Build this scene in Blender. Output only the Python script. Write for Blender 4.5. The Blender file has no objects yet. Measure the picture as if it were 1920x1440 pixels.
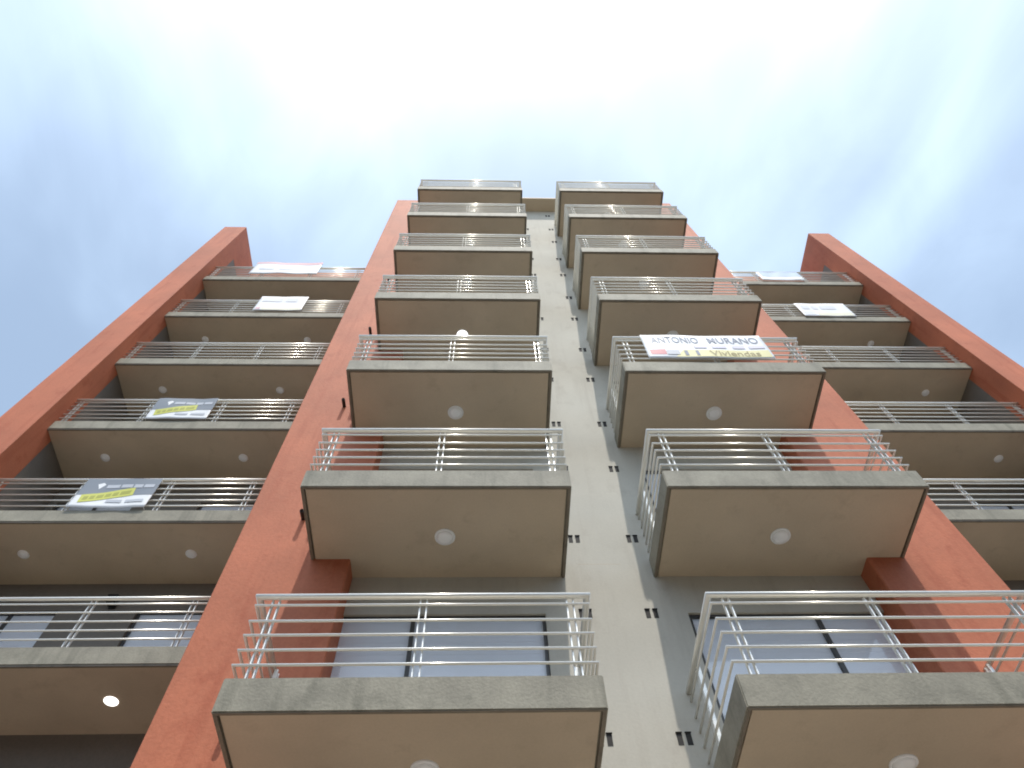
import bpy, bmesh, math, random
from mathutils import Vector, Matrix
random.seed(7)
scene = bpy.context.scene
COL = scene.collection

# ------------------------------------------------------------------ camera
ZC = 1.6                                   # eye height; all heights below are above the pavement
cam_d = bpy.data.cameras.new('camera')
cam = bpy.data.objects.new('camera', cam_d); COL.objects.link(cam)
RT = Vector((0.99949968, -0.01862745, -0.02556176))
UP = Vector((-0.00440769, -0.88232352, 0.47062275))
FW = Vector((0.03132025, 0.47027462, 0.88196418))
m = Matrix((RT, UP, -FW)).transposed().to_4x4()
m.translation = Vector((0, 0, ZC))
cam.matrix_world = m
cam_d.sensor_width = 36.0
cam_d.lens = 36.0 * 1343.96 / 1920.0
cam_d.clip_start = 0.05
cam_d.clip_end = 3000
scene.camera = cam

# ------------------------------------------------------------------ sun and sky
SUN = Vector((0.128, -1.0, 2.4)).normalized()          # direction towards the sun
SUN_ELEV = math.asin(SUN.z)
SUN_AZ = math.atan2(SUN.x, SUN.y)                      # clockwise from +Y
sun_d = bpy.data.lights.new('sun', 'SUN')
sun_d.energy = 3.4; sun_d.angle = math.radians(0.55); sun_d.color = (1.0, 0.945, 0.86)
sun = bpy.data.objects.new('sun', sun_d); COL.objects.link(sun)
sun.rotation_euler = (-SUN).to_track_quat('-Z', 'Y').to_euler()
sun.location = (0, -6, 40)

world = bpy.data.worlds.new('World'); scene.world = world
world.use_nodes = True
nt = world.node_tree; nt.nodes.clear()
def wn(t, **k):
    n = nt.nodes.new(t)
    for a, b in k.items(): setattr(n, a, b)
    return n
def wmath(op, a, b=None, c=None, clamp=False):
    n = wn('ShaderNodeMath', operation=op, use_clamp=clamp)
    for i, x in enumerate((a, b, c)):
        if x is None: continue
        if isinstance(x, (int, float)): n.inputs[i].default_value = x
        else: nt.links.new(x, n.inputs[i])
    return n.outputs[0]
sky = wn('ShaderNodeTexSky', sky_type='NISHITA', sun_disc=False)
sky.sun_elevation = SUN_ELEV; sky.sun_rotation = SUN_AZ
sky.air_density = 1.0; sky.dust_density = 0.6; sky.ozone_density = 1.0; sky.altitude = 100
tc = wn('ShaderNodeTexCoord')
sep = wn('ShaderNodeSeparateXYZ'); nt.links.new(tc.outputs['Generated'], sep.inputs[0])
zz = wmath('MAXIMUM', sep.outputs['Z'], 0.06)
cmb = wn('ShaderNodeCombineXYZ')
nt.links.new(wmath('DIVIDE', sep.outputs['X'], zz), cmb.inputs['X'])
nt.links.new(wmath('DIVIDE', sep.outputs['Y'], zz), cmb.inputs['Y'])
def cloud_noise(rot, scale, stretch, detail, rough, dist):
    mp = wn('ShaderNodeMapping'); mp.inputs['Rotation'].default_value = (0, 0, rot)
    mp.inputs['Scale'].default_value = (scale, scale * stretch, 1)
    nt.links.new(cmb.outputs[0], mp.inputs['Vector'])
    n = wn('ShaderNodeTexNoise'); n.inputs['Scale'].default_value = 1.0
    n.inputs['Detail'].default_value = detail; n.inputs['Roughness'].default_value = rough
    n.inputs['Distortion'].default_value = dist
    nt.links.new(mp.outputs[0], n.inputs['Vector'])
    return n.outputs['Fac']
n1 = cloud_noise(0.9, 1.7, 0.6, 4, 0.45, 0.5)
n2 = cloud_noise(0.6, 6.0, 0.6, 7, 0.6, 0.6)
cov = wmath('ADD', wmath('MULTIPLY', n1, 0.90), wmath('MULTIPLY', n2, 0.10))
dotn = wn('ShaderNodeVectorMath', operation='DOT_PRODUCT')
nt.links.new(tc.outputs['Generated'], dotn.inputs[0]); dotn.inputs[1].default_value = SUN
cosg = wmath('MAXIMUM', dotn.outputs['Value'], 0.0)
aur = wmath('POWER', cosg, 9.0)                       # thin cirrus scatters forward: it glows round the sun
mr = wn('ShaderNodeMapRange', interpolation_type='SMOOTHSTEP')
mr.inputs['From Min'].default_value = 0.38; mr.inputs['From Max'].default_value = 0.66
nt.links.new(cov, mr.inputs['Value'])
cloud_fac = wmath('ADD', wmath('MULTIPLY', mr.outputs[0], 0.40), wmath('ADD', wmath('MULTIPLY', aur, 0.6), 0.42), clamp=True)
clcol = wn('ShaderNodeMix', data_type='RGBA', blend_type='MULTIPLY'); clcol.inputs['Factor'].default_value = 1.0
clcol.inputs['A'].default_value = (0.71, 0.92, 1.19, 1)
nt.links.new(wmath('ADD', wmath('MULTIPLY', mr.outputs[0], 1.2), 8.6), clcol.inputs['B'])
glow = wn('ShaderNodeMix', data_type='RGBA', blend_type='ADD'); glow.inputs['Factor'].default_value = 1.0
nt.links.new(clcol.outputs['Result'], glow.inputs['A']); nt.links.new(wmath('MULTIPLY', aur, 17.0), glow.inputs['B'])
mix = wn('ShaderNodeMix', data_type='RGBA')
nt.links.new(cloud_fac, mix.inputs['Factor'])
nt.links.new(sky.outputs[0], mix.inputs['A']); nt.links.new(glow.outputs['Result'], mix.inputs['B'])
bg = wn('ShaderNodeBackground'); bg.inputs['Strength'].default_value = 0.125
nt.links.new(mix.outputs['Result'], bg.inputs['Color'])
wo = wn('ShaderNodeOutputWorld'); nt.links.new(bg.outputs[0], wo.inputs['Surface'])

scene.view_settings.view_transform = 'Standard'
scene.view_settings.look = 'None'
scene.view_settings.exposure = 0.05
scene.view_settings.gamma = 1.0
scene.view_settings.use_curve_mapping = False
scene.cycles.use_denoising = True
scene.cycles.filter_width = 1.9
scene.cycles.max_bounces = 8
scene.cycles.diffuse_bounces = 5
scene.cycles.sample_clamp_indirect = 6.0

# ------------------------------------------------------------------ helpers
def obj(name, mesh, parent=None, loc=(0, 0, 0), mat=None):
    o = bpy.data.objects.new(name, mesh); COL.objects.link(o)
    o.location = loc
    if parent is not None: o.parent = parent
    if mat is not None and len(mesh.materials) == 0: mesh.materials.append(mat)
    return o
def empty(name, loc=(0, 0, 0)):
    o = bpy.data.objects.new(name, None); COL.objects.link(o); o.location = loc
    o.empty_display_size = 0.2
    return o
def tag(o, label, cat, group=None):
    o['label'] = label; o['category'] = cat
    if group: o['group'] = group
    return o
def finish(bm, name, mat=None, smooth=False):
    bmesh.ops.recalc_face_normals(bm, faces=bm.faces)
    me = bpy.data.meshes.new(name); bm.to_mesh(me); bm.free()
    if mat is not None: me.materials.append(mat)
    if smooth:
        for p in me.polygons: p.use_smooth = True
    return me
def add_box(bm, x0, x1, y0, y1, z0, z1, mi=0):
    vs = [bm.verts.new((x, y, z)) for z in (z0, z1) for y in (y0, y1) for x in (x0, x1)]
    fs = []
    for q in ((0, 2, 3, 1), (4, 5, 7, 6), (0, 1, 5, 4), (2, 6, 7, 3), (0, 4, 6, 2), (1, 3, 7, 5)):
        f = bm.faces.new([vs[i] for i in q]); f.material_index = mi; fs.append(f)
    return fs
def box_mesh(name, x0, x1, y0, y1, z0, z1, mat=None, bevel=0.0):
    bm = bmesh.new(); add_box(bm, x0, x1, y0, y1, z0, z1)
    if bevel:
        bmesh.ops.bevel(bm, geom=bm.edges[:], offset=bevel, segments=2, affect='EDGES')
    return finish(bm, name, mat)
def sweep_mesh(name, pts, rx, rz, seg=8, mat=None):
    """tube along a polyline lying in a horizontal plane; section rx wide, rz high"""
    bm = bmesh.new(); pts = [Vector(p) for p in pts]; rings = []
    for i, p in enumerate(pts):
        a = (p - pts[i - 1]).normalized() if i else None
        b = (pts[i + 1] - p).normalized() if i < len(pts) - 1 else None
        if a is None: a = b
        if b is None: b = a
        na = Vector((-a.y, a.x, 0)); nb = Vector((-b.y, b.x, 0))
        n = (na + nb); n = n / n.length; n = n / max(0.3, n.dot(na))
        ring = []
        for k in range(seg):
            t = 2 * math.pi * (k + 0.5) / seg
            ring.append(bm.verts.new(p + n * math.cos(t) * rx + Vector((0, 0, math.sin(t) * rz))))
        rings.append(ring)
    for r0, r1 in zip(rings, rings[1:]):
        for k in range(seg):
            bm.faces.new((r0[k], r0[(k + 1) % seg], r1[(k + 1) % seg], r1[k]))
    bm.faces.new(rings[0]); bm.faces.new(rings[-1][::-1])
    me = finish(bm, name, mat)
    if seg > 4:
        for p in me.polygons: p.use_smooth = len(p.vertices) == 4
    return me
def lathe_mesh(name, prof, seg, mat, axis='Z'):
    bm = bmesh.new(); rings = []
    for r, z in prof:
        if r < 1e-6:
            rings.append([bm.verts.new((0, 0, z))])
        else:
            rings.append([bm.verts.new((r * math.cos(2 * math.pi * k / seg), r * math.sin(2 * math.pi * k / seg), z)) for k in range(seg)])
    for a, b in zip(rings, rings[1:]):
        for k in range(seg):
            q = [a[k % len(a)], a[(k + 1) % len(a)], b[(k + 1) % len(b)], b[k % len(b)]]
            u = []
            for w in q:
                if w not in u: u.append(w)
            if len(u) >= 3: bm.faces.new(u)
    me = finish(bm, name, mat, True)
    return me

# ------------------------------------------------------------------ materials
def mat_nodes(name):
    mt = bpy.data.materials.new(name); mt.use_nodes = True
    t = mt.node_tree; b = t.nodes['Principled BSDF']
    return mt, t, b
def simple(name, col, rough=0.6, metal=0.0, emit=0.0, spec=0.5):
    mt, t, b = mat_nodes(name)
    b.inputs['Base Color'].default_value = (*col, 1); b.inputs['Roughness'].default_value = rough
    b.inputs['Metallic'].default_value = metal; b.inputs['Specular IOR Level'].default_value = spec
    if emit:
        b.inputs['Emission Color'].default_value = (1, 0.98, 0.95, 1); b.inputs['Emission Strength'].default_value = emit
    return mt
def plaster(name, col, var, stain, stain_amt, big=0.5, grain=38.0, bump=0.25, rough=0.72, streak=0.35, spec=0.6, speck=0.05):
    """rendered masonry: broad patches, vertical rain streaks, grain"""
    mt, t, b = mat_nodes(name); L = t.links
    b.inputs['Roughness'].default_value = rough; b.inputs['Specular IOR Level'].default_value = spec
    g = t.nodes.new('ShaderNodeNewGeometry')
    def noise(scale, detail, vec=(1, 1, 1), ro=0.55):
        mp = t.nodes.new('ShaderNodeMapping'); mp.inputs['Scale'].default_value = vec
        L.new(g.outputs['Position'], mp.inputs['Vector'])
        n = t.nodes.new('ShaderNodeTexNoise'); n.inputs['Scale'].default_value = scale
        n.inputs['Detail'].default_value = detail; n.inputs['Roughness'].default_value = ro
        L.new(mp.outputs[0], n.inputs['Vector']); return n.outputs['Fac']
    def ramp(v, lo, hi, a, c):
        r = t.nodes.new('ShaderNodeMapRange'); r.inputs['From Min'].default_value = lo; r.inputs['From Max'].default_value = hi
        r.inputs['To Min'].default_value = a; r.inputs['To Max'].default_value = c
        L.new(v, r.inputs['Value']); return r.outputs[0]
    def mixc(f, a, c, mode='MIX'):
        m_ = t.nodes.new('ShaderNodeMix'); m_.data_type = 'RGBA'; m_.blend_type = mode
        for s, x in (('Factor', f), ('A', a), ('B', c)):
            if isinstance(x, (int, float)): m_.inputs[s].default_value = x
            elif isinstance(x, tuple): m_.inputs[s].default_value = (*x, 1)
            else: L.new(x, m_.inputs[s])
        return m_.outputs['Result']
    c1 = tuple(min(1, c * (1 + var)) for c in col); c0 = tuple(c * (1 - var) for c in col)
    base = mixc(ramp(noise(big, 7), 0.30, 0.70, 0, 1), c0, c1)
    st = ramp(noise(1.0, 6, (5.5, 5.5, 0.45), 0.6), 0.52, 0.78, 0, stain_amt * streak / 0.35)
    base = mixc(st, base, stain)
    bl = ramp(noise(3.4, 8, (1, 1, 0.8), 0.65), 0.56, 0.76, 0, stain_amt)
    base = mixc(bl, base, stain)
    sp = ramp(noise(grain, 3), 0.35, 0.65, 1 - speck, 1 + speck * 0.7)
    cm = t.nodes.new('ShaderNodeCombineXYZ')
    for i in range(3): L.new(sp, cm.inputs[i])
    base = mixc(1.0, base, cm.outputs[0], 'MULTIPLY')
    L.new(base, b.inputs['Base Color'])
    bp = t.nodes.new('ShaderNodeBump'); bp.inputs['Strength'].default_value = bump; bp.inputs['Distance'].default_value = 0.012
    L.new(noise(grain, 4), bp.inputs['Height']); L.new(bp.outputs[0], b.inputs['Normal'])
    return mt
M = {}
M['orange'] = plaster('orange_render', (0.49, 0.150, 0.072), 0.15, (0.38, 0.088, 0.036), 0.8, big=0.9, grain=30, bump=0.3, spec=0.42)
M['beige'] = plaster('beige_render', (0.53, 0.497, 0.422), 0.07, (0.42, 0.375, 0.31), 0.55, big=0.9, grain=34, bump=0.12, speck=0.025, spec=0.35, rough=0.85)
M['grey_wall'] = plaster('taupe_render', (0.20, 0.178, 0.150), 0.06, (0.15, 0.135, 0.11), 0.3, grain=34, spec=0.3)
M['fascia'] = plaster('fascia_concrete', (0.285, 0.262, 0.202), 0.18, (0.145, 0.137, 0.100), 0.75, big=2.6, grain=42, bump=0.30, speck=0.07, spec=0.4)
M['lip'] = plaster('shaded_drip_lip_concrete', (0.21, 0.176, 0.130), 0.12, (0.07, 0.06, 0.045), 0.5, big=2.0, grain=30)  # dark shade under the fascia edge painted into the drip lip's colour
M['soffit'] = plaster('tan_soffit_paint', (0.56, 0.455, 0.33), 0.08, (0.45, 0.36, 0.255), 0.7, big=1.1, grain=45, bump=0.12, streak=0.0, speck=0.03, spec=0.3)
M['pavement'] = plaster('pavement_concrete', (0.30, 0.27, 0.235), 0.08, (0.23, 0.21, 0.185), 0.5, big=0.6, grain=18)
M['asphalt'] = plaster('asphalt', (0.07, 0.068, 0.065), 0.15, (0.05, 0.05, 0.05), 0.5, big=0.5, grain=40)
M['rail'] = simple('satin_rail_metal', (0.88, 0.85, 0.77), 0.22, 0.42)
M['post'] = simple('satin_post_metal', (0.86, 0.85, 0.80), 0.28, 0.35)
M['frame'] = simple('dark_door_frame', (0.06, 0.058, 0.055), 0.4)
M['blind'] = simple('pale_roller_blind', (0.88, 0.89, 0.92), 0.6)
M['dark'] = simple('dark_vent_recess', (0.030, 0.027, 0.024), 0.8)
M['lamp_rim'] = simple('white_lamp_rim', (0.93, 0.92, 0.90), 0.4)
M['lamp_off'] = simple('opal_lamp_glass_off', (0.96, 0.95, 0.93), 0.35)
M['lamp_on'] = simple('opal_lamp_glass_lit', (0.9, 0.9, 0.88), 0.35, emit=2.4)
M['spout'] = simple('black_plastic_spout', (0.012, 0.011, 0.011), 0.5)
def glass_mat():
    mt = bpy.data.materials.new('thin_door_glass'); mt.use_nodes = True
    t = mt.node_tree; t.nodes.clear()
    tr = t.nodes.new('ShaderNodeBsdfTransparent'); tr.inputs[0].default_value = (0.985, 0.99, 0.995, 1)
    gl = t.nodes.new('ShaderNodeBsdfGlossy'); gl.inputs['Roughness'].default_value = 0.02
    lw = t.nodes.new('ShaderNodeLayerWeight'); lw.inputs['Blend'].default_value = 0.5
    pw = t.nodes.new('ShaderNodeMath'); pw.operation = 'POWER'; pw.inputs[1].default_value = 4.0   # Schlick, same from both sides
    t.links.new(lw.outputs['Facing'], pw.inputs[0])
    fr = t.nodes.new('ShaderNodeMath'); fr.operation = 'MULTIPLY_ADD'; fr.inputs[1].default_value = 0.90; fr.inputs[2].default_value = 0.035
    t.links.new(pw.outputs[0], fr.inputs[0])
    mx = t.nodes.new('ShaderNodeMixShader'); o = t.nodes.new('ShaderNodeOutputMaterial')
    t.links.new(fr.outputs[0], mx.inputs[0]); t.links.new(tr.outputs[0], mx.inputs[1]); t.links.new(gl.outputs[0], mx.inputs[2])
    t.links.new(mx.outputs[0], o.inputs[0]); return mt
M['glass'] = glass_mat()
def vinyl(name, col, rough=0.55):
    mt, t, b = mat_nodes(name); L = t.links
    g = t.nodes.new('ShaderNodeNewGeometry'); n = t.nodes.new('ShaderNodeTexNoise')
    n.inputs['Scale'].default_value = 5.0; n.inputs['Detail'].default_value = 5; L.new(g.outputs['Position'], n.inputs['Vector'])
    r = t.nodes.new('ShaderNodeMix'); r.data_type = 'RGBA'
    r.inputs['A'].default_value = (*[c * 0.92 for c in col], 1); r.inputs['B'].default_value = (*col, 1)
    L.new(n.outputs['Fac'], r.inputs['Factor']); L.new(r.outputs['Result'], b.inputs['Base Color'])
    b.inputs['Roughness'].default_value = rough
    return mt
M['v_white'] = vinyl('white_banner_vinyl', (0.86, 0.86, 0.86))
M['v_slate'] = vinyl('slate_blue_banner_vinyl', (0.22, 0.245, 0.28))
M['v_yellow'] = vinyl('yellow_banner_print', (0.62, 0.62, 0.12))
M['v_olive'] = vinyl('olive_banner_print', (0.40, 0.40, 0.07))
M['v_pale_yellow'] = vinyl('pale_yellow_banner_print', (0.80, 0.72, 0.36))
M['v_navy'] = vinyl('navy_banner_print', (0.16, 0.19, 0.27))
M['v_grey'] = vinyl('grey_banner_print', (0.52, 0.54, 0.58))
M['v_red'] = vinyl('faded_red_banner_print', (0.60, 0.17, 0.19))
M['v_pink'] = vinyl('faded_pink_banner_print', (0.80, 0.50, 0.52))
M['v_lilac'] = vinyl('faded_lilac_banner_print', (0.70, 0.66, 0.76))
M['v_cream'] = vinyl('cream_banner_print', (0.84, 0.80, 0.62))
M['v_faint'] = vinyl('faint_banner_print', (0.76, 0.76, 0.80))
M['v_brown'] = vinyl('brown_banner_print', (0.38, 0.30, 0.13))
M['v_pale_blue'] = vinyl('pale_blue_banner_print', (0.50, 0.60, 0.76))

# ------------------------------------------------------------------ layout (metres; y = distance from the camera)
XM = 1.433                                 # symmetry axis of the facade
FH = 2.8                                   # storey height
Z1 = 3.586 + ZC
def zk(k): return Z1 + FH * (k - 1)        # underside of the k-th balcony slab in view
YF, YP, YW = 4.674, 5.714, 6.0             # slab fronts, pier fronts, recessed wall
YWF, YWW, YO, YOB = 7.402, 8.72, 7.10, 7.68  # wing slab fronts, wing wall, outer pillar front and back
ROOF = zk(8); PAR = 24.88 + ZC
XP0, XP1 = -3.0, -1.6                      # left pier
XO0, XO1 = -9.25, -8.5                     # left outer pillar
CW = 2.955; XL = -2.05; XR = 2 * XM - XL - CW
mir = lambda x: 2 * XM - x

# ------------------------------------------------------------------ ground
def plane(name, x0, x1, y0, y1, z, mat):
    bm = bmesh.new(); bm.faces.new([bm.verts.new(p) for p in ((x0, y0, z), (x1, y0, z), (x1, y1, z), (x0, y1, z))])
    o = obj(name, finish(bm, name, mat)); o['kind'] = 'structure'; return o
plane('ground', -900, 900, -900, 900, -0.154, M['asphalt'])
pv = obj('pavement', box_mesh('pavement', -60, 60, 1.0, 40, -0.15, 0.0, M['pavement'])); pv['kind'] = 'structure'
kb = obj('kerb', box_mesh('kerb', -60, 60, 0.84, 0.997, -0.15, -0.004, M['fascia'], 0.012)); kb['kind'] = 'structure'
p2 = obj('pavement', box_mesh('pavement_far', -60, 60, -40, -7.4, -0.15, 0.0, M['pavement'])); p2['kind'] = 'structure'

# unseen row added across the street to cut low sky and deepen shade
opp = empty('sky_blocking_building', (2, -9, 0))
tag(opp, 'plain grey rendered building added across the street, unseen, to block low sky', 'building')
bm = bmesh.new(); add_box(bm, -48, 48, -10, 0, 0, 9.3); obj('wall', finish(bm, 'wall', M['pavement']), opp)
obj('roof', box_mesh('roof', -48.3, 48.3, -10.3, 0.3, 9.303, 9.6, M['fascia']), opp)
wm = box_mesh('window', -0.7, 0.7, -0.02, 0.03, 0, 1.5, M['frame'], 0.01)
for fl in range(3):
    for i in range(-11, 12): obj('window', wm, opp, (i * 4.1, 0, 1.1 + fl * 2.9))
# ------------------------------------------------------------------ building
bld = empty('apartment_building', (XM, YP, 0))
BX = Vector((-XM, -YP, 0))
def part(name, mesh, loc=(0, 0, 0), mat=None):
    o = obj(name, mesh, bld, Vector(loc) + BX, mat); return o
tag(bld, 'tall apartment block with grey balconies, beige centre strip and orange pillars', 'building')

def wall_mesh(name, x0, x1, z0, z1, y, th, holes, mat):
    bm = bmesh.new()
    xs = sorted({x0, x1, *[h[0] for h in holes], *[h[1] for h in holes]})
    zs = sorted({z0, z1, *[h[2] for h in holes], *[h[3] for h in holes]})
    V = {}
    def vert(i, j, s):
        if (i, j, s) not in V: V[(i, j, s)] = bm.verts.new((xs[i], y + (th if s else 0), zs[j]))
        return V[(i, j, s)]
    solid = {}
    for i in range(len(xs) - 1):
        for j in range(len(zs) - 1):
            cx, cz = (xs[i] + xs[i + 1]) / 2, (zs[j] + zs[j + 1]) / 2
            solid[(i, j)] = not any(h[0] < cx < h[1] and h[2] < cz < h[3] for h in holes)
    for (i, j), s in solid.items():
        if not s: continue
        bm.faces.new((vert(i, j, 0), vert(i + 1, j, 0), vert(i + 1, j + 1, 0), vert(i, j + 1, 0)))
        bm.faces.new((vert(i, j, 1), vert(i, j + 1, 1), vert(i + 1, j + 1, 1), vert(i + 1, j, 1)))
        for di, dj, a, b in ((-1, 0, (i, j), (i, j + 1)), (1, 0, (i + 1, j), (i + 1, j + 1)), (0, -1, (i, j), (i + 1, j)), (0, 1, (i, j + 1), (i + 1, j + 1))):
            if not solid.get((i + di, j + dj), False):
                bm.faces.new((vert(*a, 0), vert(*b, 0), vert(*b, 1), vert(*a, 1)))
    return finish(bm, name, mat)

# centre wall with balcony door openings
DT = 2.24                                   # door head above slab underside
DB = 0.31
c_doors = []
for k in range(1, 8):
    c_doors.append((-1.68, 0.635, zk(k) + DB, zk(k) + DT))
    c_doors.append((mir(0.635), mir(-1.68), zk(k) + DB, zk(k) + DT))
c_doors.append((0.95, 1.92, 0.0, 2.25))     # street entrance
part('centre_wall', wall_mesh('centre_wall', XP1 - 0.1, mir(XP1 - 0.1), 0.0, ROOF, YW, 0.3, c_doors, M['beige']))
# piers
def pier(x0, x1):
    bm = bmesh.new(); add_box(bm, x0, x1, YP, YWW + 0.2, 0, ROOF + 0.14)
    bmesh.ops.bevel(bm, geom=bm.edges[:], offset=0.012, segments=1, affect='EDGES')
    return finish(bm, 'pier', M['orange'])
part('pier', pier(XP0, XP1)); part('pier', pier(mir(XP1), mir(XP0)))
# roof slab with a small eave between the piers
part('roof_slab', box_mesh('roof_slab', XP1 + 0.004, mir(XP1) - 0.004, 5.577, 14, ROOF + 0.002, ROOF + 0.11, M['soffit'], 0.006))
# wings: wall, outer pillar with its parapet, side wall, parapet
def wing(s):
    X = (lambda x: x) if s < 0 else mir
    def bx(name, x0, x1, *r, mat, bev=0.0):
        a, b = sorted((X(x0), X(x1))); return part(name, box_mesh(name, a, b, *r, mat, bev))
    holes = []
    for k in range(2, 8):
        for a, b in ((-8.35, -6.87), (-5.62, -3.35)):
            a, b = sorted((X(a), X(b))); holes.append((a, b, zk(k) + 0.28, zk(k) + 2.2))
    a, b = sorted((X(XO1 - 0.1), X(XP0 + 0.1)))
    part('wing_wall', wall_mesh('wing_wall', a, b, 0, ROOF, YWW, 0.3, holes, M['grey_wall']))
    bx('parapet', XO1 + 0.003, XP0, YWW - 0.002, YWW + 0.25, ROOF + 0.002, PAR - 0.03, mat=M['orange'])
    # L-shaped outer pillar: full height in front, returning along the parapet on top
    prof = [(YO, 0), (YOB, 0), (YOB, ROOF - 0.03), (YWW + 0.25, ROOF - 0.03), (YWW + 0.25, PAR), (YO, PAR)]
    bm = bmesh.new()
    f0 = [bm.verts.new((X(XO0), y, z)) for y, z in prof]; f1 = [bm.verts.new((X(XO1), y, z)) for y, z in prof]
    bm.faces.new(f0); bm.faces.new(f1[::-1])
    for i in range(len(prof)):
        j = (i + 1) % len(prof); bm.faces.new((f0[i], f0[j], f1[j], f1[i]))
    bmesh.ops.bevel(bm, geom=bm.edges[:], offset=0.012, segments=1, affect='EDGES')
    part('outer_pillar', finish(bm, 'outer_pillar', M['orange']))
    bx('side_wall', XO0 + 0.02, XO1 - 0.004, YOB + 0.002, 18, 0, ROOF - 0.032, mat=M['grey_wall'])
wing(-1); wing(1)
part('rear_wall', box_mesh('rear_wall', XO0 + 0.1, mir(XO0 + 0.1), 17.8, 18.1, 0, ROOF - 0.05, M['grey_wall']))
part('roof_deck', box_mesh('roof_deck', XO0 + 0.1, mir(XO0 + 0.1), YWW + 0.26, 17.7, ROOF - 0.3, ROOF - 0.06, M['fascia']))
# joint scored across the beige strip
part('plaster_joint', box_mesh('plaster_joint', 1.08, 1.60, YW - 0.0006, YW + 0.01, 6.613 + ZC, 6.617 + ZC, M['soffit']))

# ---- balcony meshes (local origin: front left underside corner)
def slab_mesh(name, w, d, h, lip, front_only=False):
    bm = bmesh.new(); add_box(bm, 0, w, 0, d, 0, h)
    bmesh.ops.recalc_face_normals(bm, faces=bm.faces)
    ed = [e for e in bm.edges if all(v.co.y < 0.001 for v in e.verts) or (abs(e.verts[0].co.y - e.verts[1].co.y) > 0.1)]
    bmesh.ops.bevel(bm, geom=ed, offset=0.010, segments=2, affect='EDGES')
    bot = max((f for f in bm.faces if f.normal.z < -0.9), key=lambda f: f.calc_area())
    if front_only:                          # lip along the street edge only; the ends butt into walls
        for f in bm.faces:
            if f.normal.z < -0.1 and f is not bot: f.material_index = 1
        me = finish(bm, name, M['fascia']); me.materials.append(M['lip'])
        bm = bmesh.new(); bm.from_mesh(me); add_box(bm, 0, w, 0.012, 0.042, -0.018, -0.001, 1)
        bm.to_mesh(me); bm.free(); return me
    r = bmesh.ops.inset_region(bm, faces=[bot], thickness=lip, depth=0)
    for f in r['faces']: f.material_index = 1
    ret = bmesh.ops.extrude_discrete_faces(bm, faces=[bot])
    nf = ret['faces'][0]
    bmesh.ops.translate(bm, vec=(0, 0, 0.030), verts=nf.verts)
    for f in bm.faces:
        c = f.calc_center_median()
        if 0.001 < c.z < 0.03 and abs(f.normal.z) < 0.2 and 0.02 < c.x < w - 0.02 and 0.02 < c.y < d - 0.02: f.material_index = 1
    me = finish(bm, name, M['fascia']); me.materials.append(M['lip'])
    return me
CD = YW - YF + 0.08
BARS = (0.445, 0.595, 0.750, 0.905, 1.085)
def central_set():
    S = {}
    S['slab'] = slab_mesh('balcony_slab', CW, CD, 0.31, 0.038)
    S['soffit'] = box_mesh('soffit', 0.053, CW - 0.053, 0.053, CD - 0.06, 0.014, 0.028, M['soffit'])
    i = 0.022
    def U(ya, yb): return [(i, ya, 0), (i, i, 0), (CW - i, i, 0), (CW - i, yb, 0)]
    S['bar'] = {s: sweep_mesh('rail_bar', U(*ys), 0.0125, 0.0125, 8, M['rail']) for s, ys in (('L', (YP - YF + 0.03, YW - YF + 0.03)), ('R', (YW - YF + 0.03, YP - YF + 0.03)))}
    S['top'] = {s: sweep_mesh('top_rail', U(*ys), 0.031, 0.026, 8, M['rail']) for s, ys in (('L', (YP - YF + 0.03, YW - YF + 0.03)), ('R', (YW - YF + 0.03, YP - YF + 0.03)))}
    S['post'] = box_mesh('post', -0.006, 0.006, 0.0, 0.038, 0.30, 1.17, M['post'], 0.0015)
    S['side_post'] = box_mesh('post', 0.0, 0.038, -0.006, 0.006, 0.30, 1.17, M['post'], 0.0015)
    return S
CS = central_set()
def central_balcony(side, k):
    x0 = XL if side == 'L' else XR
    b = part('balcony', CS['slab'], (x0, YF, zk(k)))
    obj('soffit', CS['soffit'], b)
    for z in BARS: obj('rail_bar', CS['bar'][side], b, (0, 0, z))
    obj('top_rail', CS['top'][side], b, (0, 0, 1.185))
    for px in (0.175, 1.475, 2.775):
        for dx in (-0.029, 0.029): obj('post', CS['post'], b, (px + dx, 0.036, 0))
    for px, py in ((0.034, 0.96), (CW - 0.072, 0.96)):
        for dy in (-0.027, 0.027): obj('post', CS['side_post'], b, (px, py + dy, 0))
    return b
WX0 = XO1 + 0.004; WW = (XP0 - 0.004) - WX0; WD = YWW - YWF + 0.06
def wing_set():
    S = {}
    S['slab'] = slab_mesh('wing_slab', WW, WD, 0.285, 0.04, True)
    S['soffit'] = box_mesh('soffit', 0.004, WW - 0.004, 0.046, WD - 0.05, -0.012, -0.002, M['soffit'])
    S['bar'] = sweep_mesh('rail_bar', [(0.0, 0.022, 0), (WW, 0.022, 0)], 0.0125, 0.0125, 8, M['rail'])
    S['top'] = sweep_mesh('top_rail', [(0.0, 0.022, 0), (WW, 0.022, 0)], 0.031, 0.026, 8, M['rail'])
    S['post'] = box_mesh('post', -0.006, 0.006, 0.0, 0.038, 0.275, 1.13, M['post'], 0.0015)
    return S
WS = wing_set()
WBARS = (0.42, 0.57, 0.725, 0.885, 1.04)
def wing_balcony(s, k):
    x0 = WX0 if s < 0 else mir(WX0) - WW
    b = part('balcony', WS['slab'], (x0, YWF, zk(k)))
    obj('soffit', WS['soffit'], b)
    for z in WBARS: obj('rail_bar', WS['bar'], b, (0, 0, z))
    obj('top_rail', WS['top'], b, (0, 0, 1.14))
    xs = (0.10, 1.57, 3.03, 4.42)
    for px in (xs if s < 0 else [WW - x for x in xs]):
        for dx in (-0.032, 0.032): obj('post', WS['post'], b, (px + dx, 0.036, 0))
    return b
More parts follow.
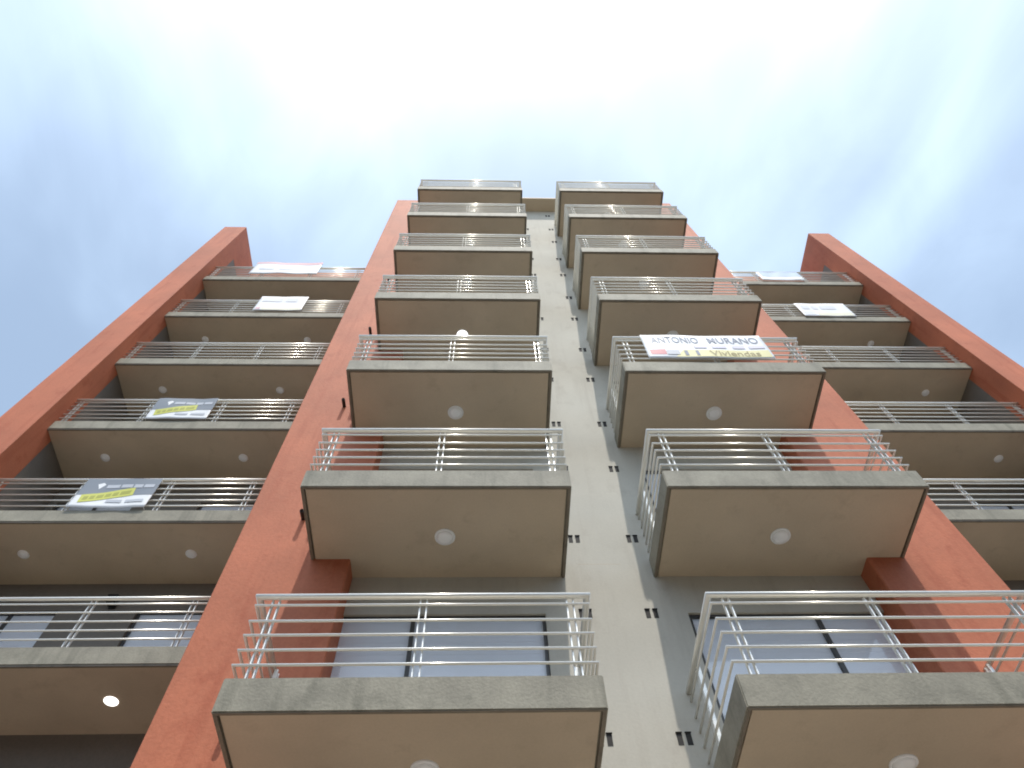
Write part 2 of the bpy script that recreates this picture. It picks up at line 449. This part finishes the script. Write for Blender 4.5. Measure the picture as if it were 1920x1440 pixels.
for k in range(1, 8):
    central_balcony('L', k); central_balcony('R', k)
for k in range(2, 8):
    wing_balcony(-1, k); wing_balcony(1, k)

# ---- doors
door_cache = {}
def door_parts(w, h, mull):
    key = (round(w, 3), round(h, 3), round(mull, 3))
    if key in door_cache: return door_cache[key]
    t = 0.032; th = 0.018
    bm = bmesh.new()
    add_box(bm, 0, t, 0, 0.07, 0, h); add_box(bm, w - t, w, 0, 0.07, 0, h)
    add_box(bm, t, w - t, 0, 0.07, 0, t); add_box(bm, t, w - t, 0, 0.07, h - th, h)
    fr = finish(bm, 'door_frame', M['frame'])
    ml = box_mesh('mullion', mull - 0.022, mull + 0.022, 0.004, 0.066, t, h - th, M['frame'])
    res = [fr, ml]
    for a, b in ((t, mull - 0.022), (mull + 0.022, w - t)):
        res.append(box_mesh('pane', a, b, 0.030, 0.036, t, h - th, M['glass']))
        bm = bmesh.new()                       # roller blind: shallow horizontal slats, one curtain
        n = 24; hh = (h - t - th) / n
        for i in range(n):
            add_box(bm, a - 0.01, b + 0.01, 0.045 + 0.001 * (i % 2), 0.058, t + i * hh, t + (i + 0.985) * hh)
        add_box(bm, a - 0.01, b + 0.01, 0.059, 0.068, t - 0.02, h - th + 0.015)
        res.append(finish(bm, 'blind', M['blind']))
    door_cache[key] = res; return res
def door(x0, x1, z0, z1, y, mull):
    p = door_parts(x1 - x0, z1 - z0, mull - x0)
    d = part('door', p[0], (x0, y, z0))
    obj('mullion', p[1], d)
    for i in (2, 4): obj('pane', p[i], d); obj('blind', p[i + 1], d)
    return d
for k in range(1, 8):
    door(-1.676, 0.631, zk(k) + DB + 0.002, zk(k) + DT - 0.003, YW + 0.03, -0.83)
    door(mir(0.631), mir(-1.676), zk(k) + DB + 0.002, zk(k) + DT - 0.003, YW + 0.03, mir(-0.83))
for s in (-1, 1):
    for k in range(2, 8):
        for a, b in ((-8.346, -6.874), (-5.616, -3.354)):
            if s > 0: a, b = mir(b), mir(a)
            door(a, b, zk(k) + 0.284, zk(k) + 2.197, YWW + 0.04, (a + b) / 2)
door(0.953, 1.917, 0.002, 2.247, YW + 0.1, 1.435)

# ---- vent slots: pairs beside each balcony
def slot_mesh():
    bm = bmesh.new()
    w, h = 0.026, 0.062
    add_box(bm, -w, w, -0.003, 0.02, -h, h)
    add_box(bm, -w - 0.004, w + 0.004, -0.016, 0.02, h + 0.0005, h + 0.006)
    return finish(bm, 'vent_slot', M['dark'])
SM = slot_mesh()
for k in range(1, 8):
    for dz in (0.684, 2.226):
        for x in (1.037, 1.125, 1.780, 1.867):
            part('vent_slot', SM, (x, YW, zk(k) + dz))
# drain spouts on the left pier beside the balconies
def spout_mesh():
    me = lathe_mesh('drain_spout', [(0.0, 0.02), (0.028, 0.02), (0.028, -0.15), (0.022, -0.16), (0.020, -0.05), (0, -0.05)], 12, M['spout'])
    me.transform(Matrix.Rotation(math.radians(-82), 4, 'X'))
    return me
SPM = spout_mesh()
for k in range(1, 8):
    part('drain_spout', SPM, (XL - 0.25, YP, zk(k) + 0.74))
# dark wall lantern between the doors of the lowest left wing balcony in view
bm = bmesh.new()
add_box(bm, -0.05, 0.05, -0.03, 0.01, -0.09, 0.09); add_box(bm, -0.07, 0.07, -0.16, -0.03, -0.06, 0.05); add_box(bm, -0.08, 0.08, -0.17, -0.025, 0.051, 0.07)
part('wall_lantern', finish(bm, 'wall_lantern', M['spout']), (-6.05, YWW, 8.70 + ZC))

# ------------------------------------------------------------------ round ceiling lamps
rim_m = lathe_mesh('rim', [(0.0, 0.012), (0.112, 0.012), (0.118, 0.0), (0.116, -0.014), (0.100, -0.018), (0.096, -0.012), (0.0, -0.012)], 32, M['lamp_rim'])
dif_off = lathe_mesh('diffuser', [(0.094, -0.0125), (0.092, -0.03), (0.06, -0.042), (0.0, -0.046)], 32, M['lamp_off'])
dif_on = lathe_mesh('diffuser', [(0.094, -0.0125), (0.092, -0.03), (0.06, -0.042), (0.0, -0.046)], 32, M['lamp_on'])
ORD = {1: 'lowest', 2: 'second lowest', 3: 'third lowest', 4: 'middle', 5: 'third highest', 6: 'second highest', 7: 'top'}
WORD = {2: 'lowest', 3: 'second lowest', 4: 'third lowest', 5: 'third highest', 6: 'second highest', 7: 'top'}
def lamp(x, y, z, label, on=False):
    e = empty('ceiling_lamp', (x, y, z + 0.012))
    tag(e, label, 'lamp', 'round lamps under the balconies')
    obj('rim', rim_m, e); obj('diffuser', dif_on if on else dif_off, e)
for k in range(1, 8):
    for side, x in (('left', -0.50), ('right', mir(-0.50))):
        on = (side == 'left' and k == 4)
        lamp(x, 5.385, zk(k), f"{'lit bright' if on else 'dull'} white round lamp under the {ORD[k]} {side} centre balcony", on)
for k in range(2, 7):
    for s, nm in ((-1, 'left'), (1, 'right')):
        for x, w in ((-7.56, 'outer pillar'), (-4.87, 'middle pier')):
            on = (s < 0 and k == 2 and w == 'middle pier')
            lamp(x if s < 0 else mir(x), 8.07, zk(k),
                 f"{'lit bright' if on else 'dull'} white round lamp under {WORD[k]} {nm} wing balcony, nearer the {w}", on)

# ------------------------------------------------------------------ banners tied to the railings
def sheet_mesh(name, w, h, mat, amp, seed, sag=0.0):
    """thin vinyl sheet with slight waves; local x right, z up, front towards -y"""
    rnd = random.Random(seed); nx, nz = 28, 10
    ph = [rnd.uniform(0, 6.3) for _ in range(4)]
    bm = bmesh.new(); G = {}
    def wav(u, v): return amp * (math.sin(u * 7 + ph[0] + v * 2) * 0.6 + math.sin(u * 15 + ph[1] - v * 3) * 0.3 + math.sin(v * 5 + ph[2]) * 0.3)
    for s in (0, 1):
        for i in range(nx + 1):
            for j in range(nz + 1):
                u, v = i / nx, j / nz
                G[i, j, s] = bm.verts.new((w * u, wav(u, v) + 0.0015 * s, h * v - sag * math.sin(math.pi * u) * (0.4 + 0.6 * (1 - v))))
    for i in range(nx):
        for j in range(nz):
            bm.faces.new((G[i, j, 0], G[i + 1, j, 0], G[i + 1, j + 1, 0], G[i, j + 1, 0]))
            bm.faces.new((G[i, j, 1], G[i, j + 1, 1], G[i + 1, j + 1, 1], G[i + 1, j, 1]))
    for i in range(nx):
        for j in (0, nz): bm.faces.new((G[i, j, 0], G[i + 1, j, 0], G[i + 1, j, 1], G[i, j, 1]))
    for j in range(nz):
        for i in (0, nx): bm.faces.new((G[i, j, 0], G[i, j + 1, 0], G[i, j + 1, 1], G[i, j, 1]))
    return finish(bm, name, mat, True), wav
def drape(bm, w, h, wav, sag, lift):
    for v in bm.verts:
        u, t = v.co.x / w, v.co.z / h
        v.co.y = wav(u, t) - lift
        v.co.z -= sag * math.sin(math.pi * max(0, min(1, u))) * (0.4 + 0.6 * (1 - t))
def print_rect(name, ban, pts, mat, lift=0.003):
    """flat print: a quad given in banner fractions, subdivided so it follows the sheet"""
    bm = bmesh.new(); w, h = ban['w'], ban['h']; n = 28; mrow = 6
    P = [Vector((a * w, 0, b * h)) for a, b in pts]
    g = [[bm.verts.new((P[0].lerp(P[1], i / n)).lerp(P[3].lerp(P[2], i / n), j / mrow)) for i in range(n + 1)] for j in range(mrow + 1)]
    for j in range(mrow):
        for i in range(n): bm.faces.new((g[j][i], g[j][i + 1], g[j + 1][i + 1], g[j + 1][i]))
    drape(bm, w, h, ban['wav'], ban['sag'], lift)
    return obj(name, finish(bm, name, mat), ban['o'])
def rect(a, b, c, d): return ((a, c), (b, c), (b, d), (a, d))
def print_text(ban, text, x0, x1, z0, z1, mat, lift=0.006):
    cu = bpy.data.curves.new('lettering', 'FONT'); cu.body = text; cu.size = 1.0; cu.offset = 0.006; cu.resolution_u = 3
    to = bpy.data.objects.new('tmp', cu); COL.objects.link(to)
    me = bpy.data.meshes.new_from_object(to.evaluated_get(bpy.context.evaluated_depsgraph_get()))
    bpy.data.objects.remove(to); bpy.data.curves.remove(cu)
    bm = bmesh.new(); bm.from_mesh(me); bpy.data.meshes.remove(me)
    xs = [v.co.x for v in bm.verts]; ys = [v.co.y for v in bm.verts]
    a, b, c, d = min(xs), max(xs), min(ys), max(ys); w, h = ban['w'], ban['h']
    for v in bm.verts:
        v.co = Vector(((x0 + (v.co.x - a) / (b - a) * (x1 - x0)) * w, 0, (z0 + (v.co.y - c) / (d - c) * (z1 - z0)) * h))
    bmesh.ops.subdivide_edges(bm, edges=[e for e in bm.edges if e.calc_length() > 0.06], cuts=3)
    drape(bm, w, h, ban['wav'], ban['sag'], lift)
    me = finish(bm, 'lettering', mat)
    return obj('lettering', me, ban['o'])
def banner(x0, x1, z0, z1, y, label, base, amp=0.006, sag=0.0, seed=1):
    e = empty('banner', (x0, y, z0)); tag(e, label, 'banner', 'banners tied to the balcony railings')
    me, wav = sheet_mesh('sheet', x1 - x0, z1 - z0, base, amp, seed, sag)
    obj('sheet', me, e)
    ban = dict(o=e, w=x1 - x0, h=z1 - z0, wav=wav, sag=sag)
    tie = box_mesh('tie', -0.004, 0.004, -0.004, 0.052, -0.004, 0.004, M['post'])
    for fx in (0.01, 0.99):
        for fz in (0.02, 0.97): obj('tie', tie, e, (fx * ban['w'], 0.002, fz * ban['h'] - 0.004))
    return ban
def words(ban, name, mat, x0, x1, z0, z1, spans, slope=0.0):
    for a, b in spans:
        p = x0 + (x1 - x0) * a; q = x0 + (x1 - x0) * b
        print_rect(name, ban, ((p, z0 + slope * (p - x0)), (q, z0 + slope * (q - x0)), (q, z1 + slope * (q - x0)), (p, z1 + slope * (p - x0))), mat, 0.008)

# 1. white banner with a name on the right centre balcony
b = banner(2.38, 4.295, 9.565 + ZC, 10.375 + ZC, YF - 0.035, 'white banner reading ANTONIO MURANO over a yellow band on right centre balcony', M['v_white'], 0.010, 0.012, 3)
print_text(b, 'ANTONIO', 0.07, 0.46, 0.62, 0.90, M['v_navy'])
print_text(b, 'MURANO', 0.54, 0.955, 0.62, 0.90, M['v_navy'])
words(b, 'print_line', M['v_lilac'], 0.40, 0.97, 0.40, 0.52, ((0, 0.17), (0.25, 0.45), (0.55, 0.72), (0.78, 1)))
print_rect('yellow_band', b, ((0.22, 0.05), (0.985, 0.05), (0.985, 0.33), (0.30, 0.33)), M['v_pale_yellow'])
print_rect('red_patch', b, rect(0.03, 0.155, 0.14, 0.34), M['v_red'])
words(b, 'print_line', M['v_grey'], 0.16, 0.27, 0.13, 0.30, ((0, 0.9),))
words(b, 'print_mark', M['v_navy'], 0.30, 0.42, 0.10, 0.29, ((0, 0.22), (0.75, 0.95)))
print_text(b, 'Viviendas', 0.50, 0.90, 0.08, 0.29, M['v_brown'], 0.008)
# 2. and 3. slate-blue estate agent banners on the left wing
for x0, x1, z0, z1, sd, lab in ((-6.865, -5.610, 9.49, 10.28, 5, 'slate blue and white banner with yellow slash on the lower left wing railing'),
                                (-6.80, -5.60, 12.32, 13.11, 8, 'grey blue and white banner with yellow slash on the higher left wing railing')):
    b = banner(x0, x1, z0 + ZC, z1 + ZC, YWF - 0.035, lab, M['v_white'], 0.012, 0.01, sd)
    print_rect('slate_field', b, rect(0.0, 1.0, 0.43, 1.0), M['v_slate'])
    print_rect('logo', b, ((0.235, 0.64), (0.29, 0.80), (0.25, 0.86), (0.185, 0.80)), M['v_white'], 0.0045)
    words(b, 'print_line', M['v_grey'], 0.32, 0.95, 0.68, 0.79, ((0, 0.28), (0.31, 0.55), (0.58, 0.76), (0.79, 1)))
    s = 0.42
    print_rect('yellow_slash', b, ((0.10, 0.16), (0.74, 0.16 + 0.64 * s), (0.72, 0.42 + 0.64 * s), (0.08, 0.42)), M['v_yellow'], 0.006)
    words(b, 'print_line', M['v_olive'], 0.13, 0.69, 0.25, 0.36, ((0, 0.1), (0.14, 0.24), (0.28, 0.42), (0.46, 0.58), (0.62, 0.74), (0.78, 1)), s)
    words(b, 'print_line', M['v_grey'], 0.45, 0.93, 0.18, 0.27, ((0, 0.42), (0.52, 1)))
# 4. to 7. white banners on the upper wing railings
b = banner(-6.33, -5.04, 17.93 + ZC, 18.92 + ZC, YWF - 0.035, 'plain white banner on the second highest left wing railing', M['v_white'], 0.007, 0.0, 11)
words(b, 'print_line', M['v_faint'], 0.08, 0.80, 0.62, 0.88, ((0, 0.55), (0.68, 1)))
print_rect('yellow_band', b, rect(0.16, 0.97, 0.04, 0.20), M['v_cream']); print_rect('red_patch', b, rect(0.04, 0.13, 0.08, 0.22), M['v_pink'])
b = banner(-7.28, -5.24, 20.83 + ZC, 21.86 + ZC, YWF - 0.04, 'wide white banner with a pink top edge on the top left wing railing', M['v_white'], 0.02, 0.03, 13)
print_rect('pink_band', b, ((0.0, 0.86), (1.0, 0.80), (1.0, 1.0), (0.0, 1.0)), M['v_pink'])
words(b, 'print_line', M['v_faint'], 0.10, 0.85, 0.35, 0.5, ((0, 0.3), (0.4, 0.7)))
b = banner(8.56, 9.98, 17.815 + ZC, 18.72 + ZC, YWF - 0.035, 'white banner with pale yellow foot on the second highest right wing railing', M['v_white'], 0.007, 0.0, 17)
words(b, 'print_line', M['v_faint'], 0.10, 0.75, 0.55, 0.80, ((0, 0.2), (0.3, 0.45), (0.55, 1)))
print_rect('yellow_band', b, rect(0.30, 0.97, 0.05, 0.30), M['v_cream']); print_rect('red_patch', b, rect(0.04, 0.24, 0.10, 0.30), M['v_faint'])
b = banner(8.35, 9.67, 20.665 + ZC, 21.40 + ZC, YWF - 0.035, 'white edged banner with pale blue field on the top right wing railing', M['v_white'], 0.012, 0.0, 19)
print_rect('blue_field', b, rect(0.08, 1.0, 0.42, 1.0), M['v_pale_blue'])
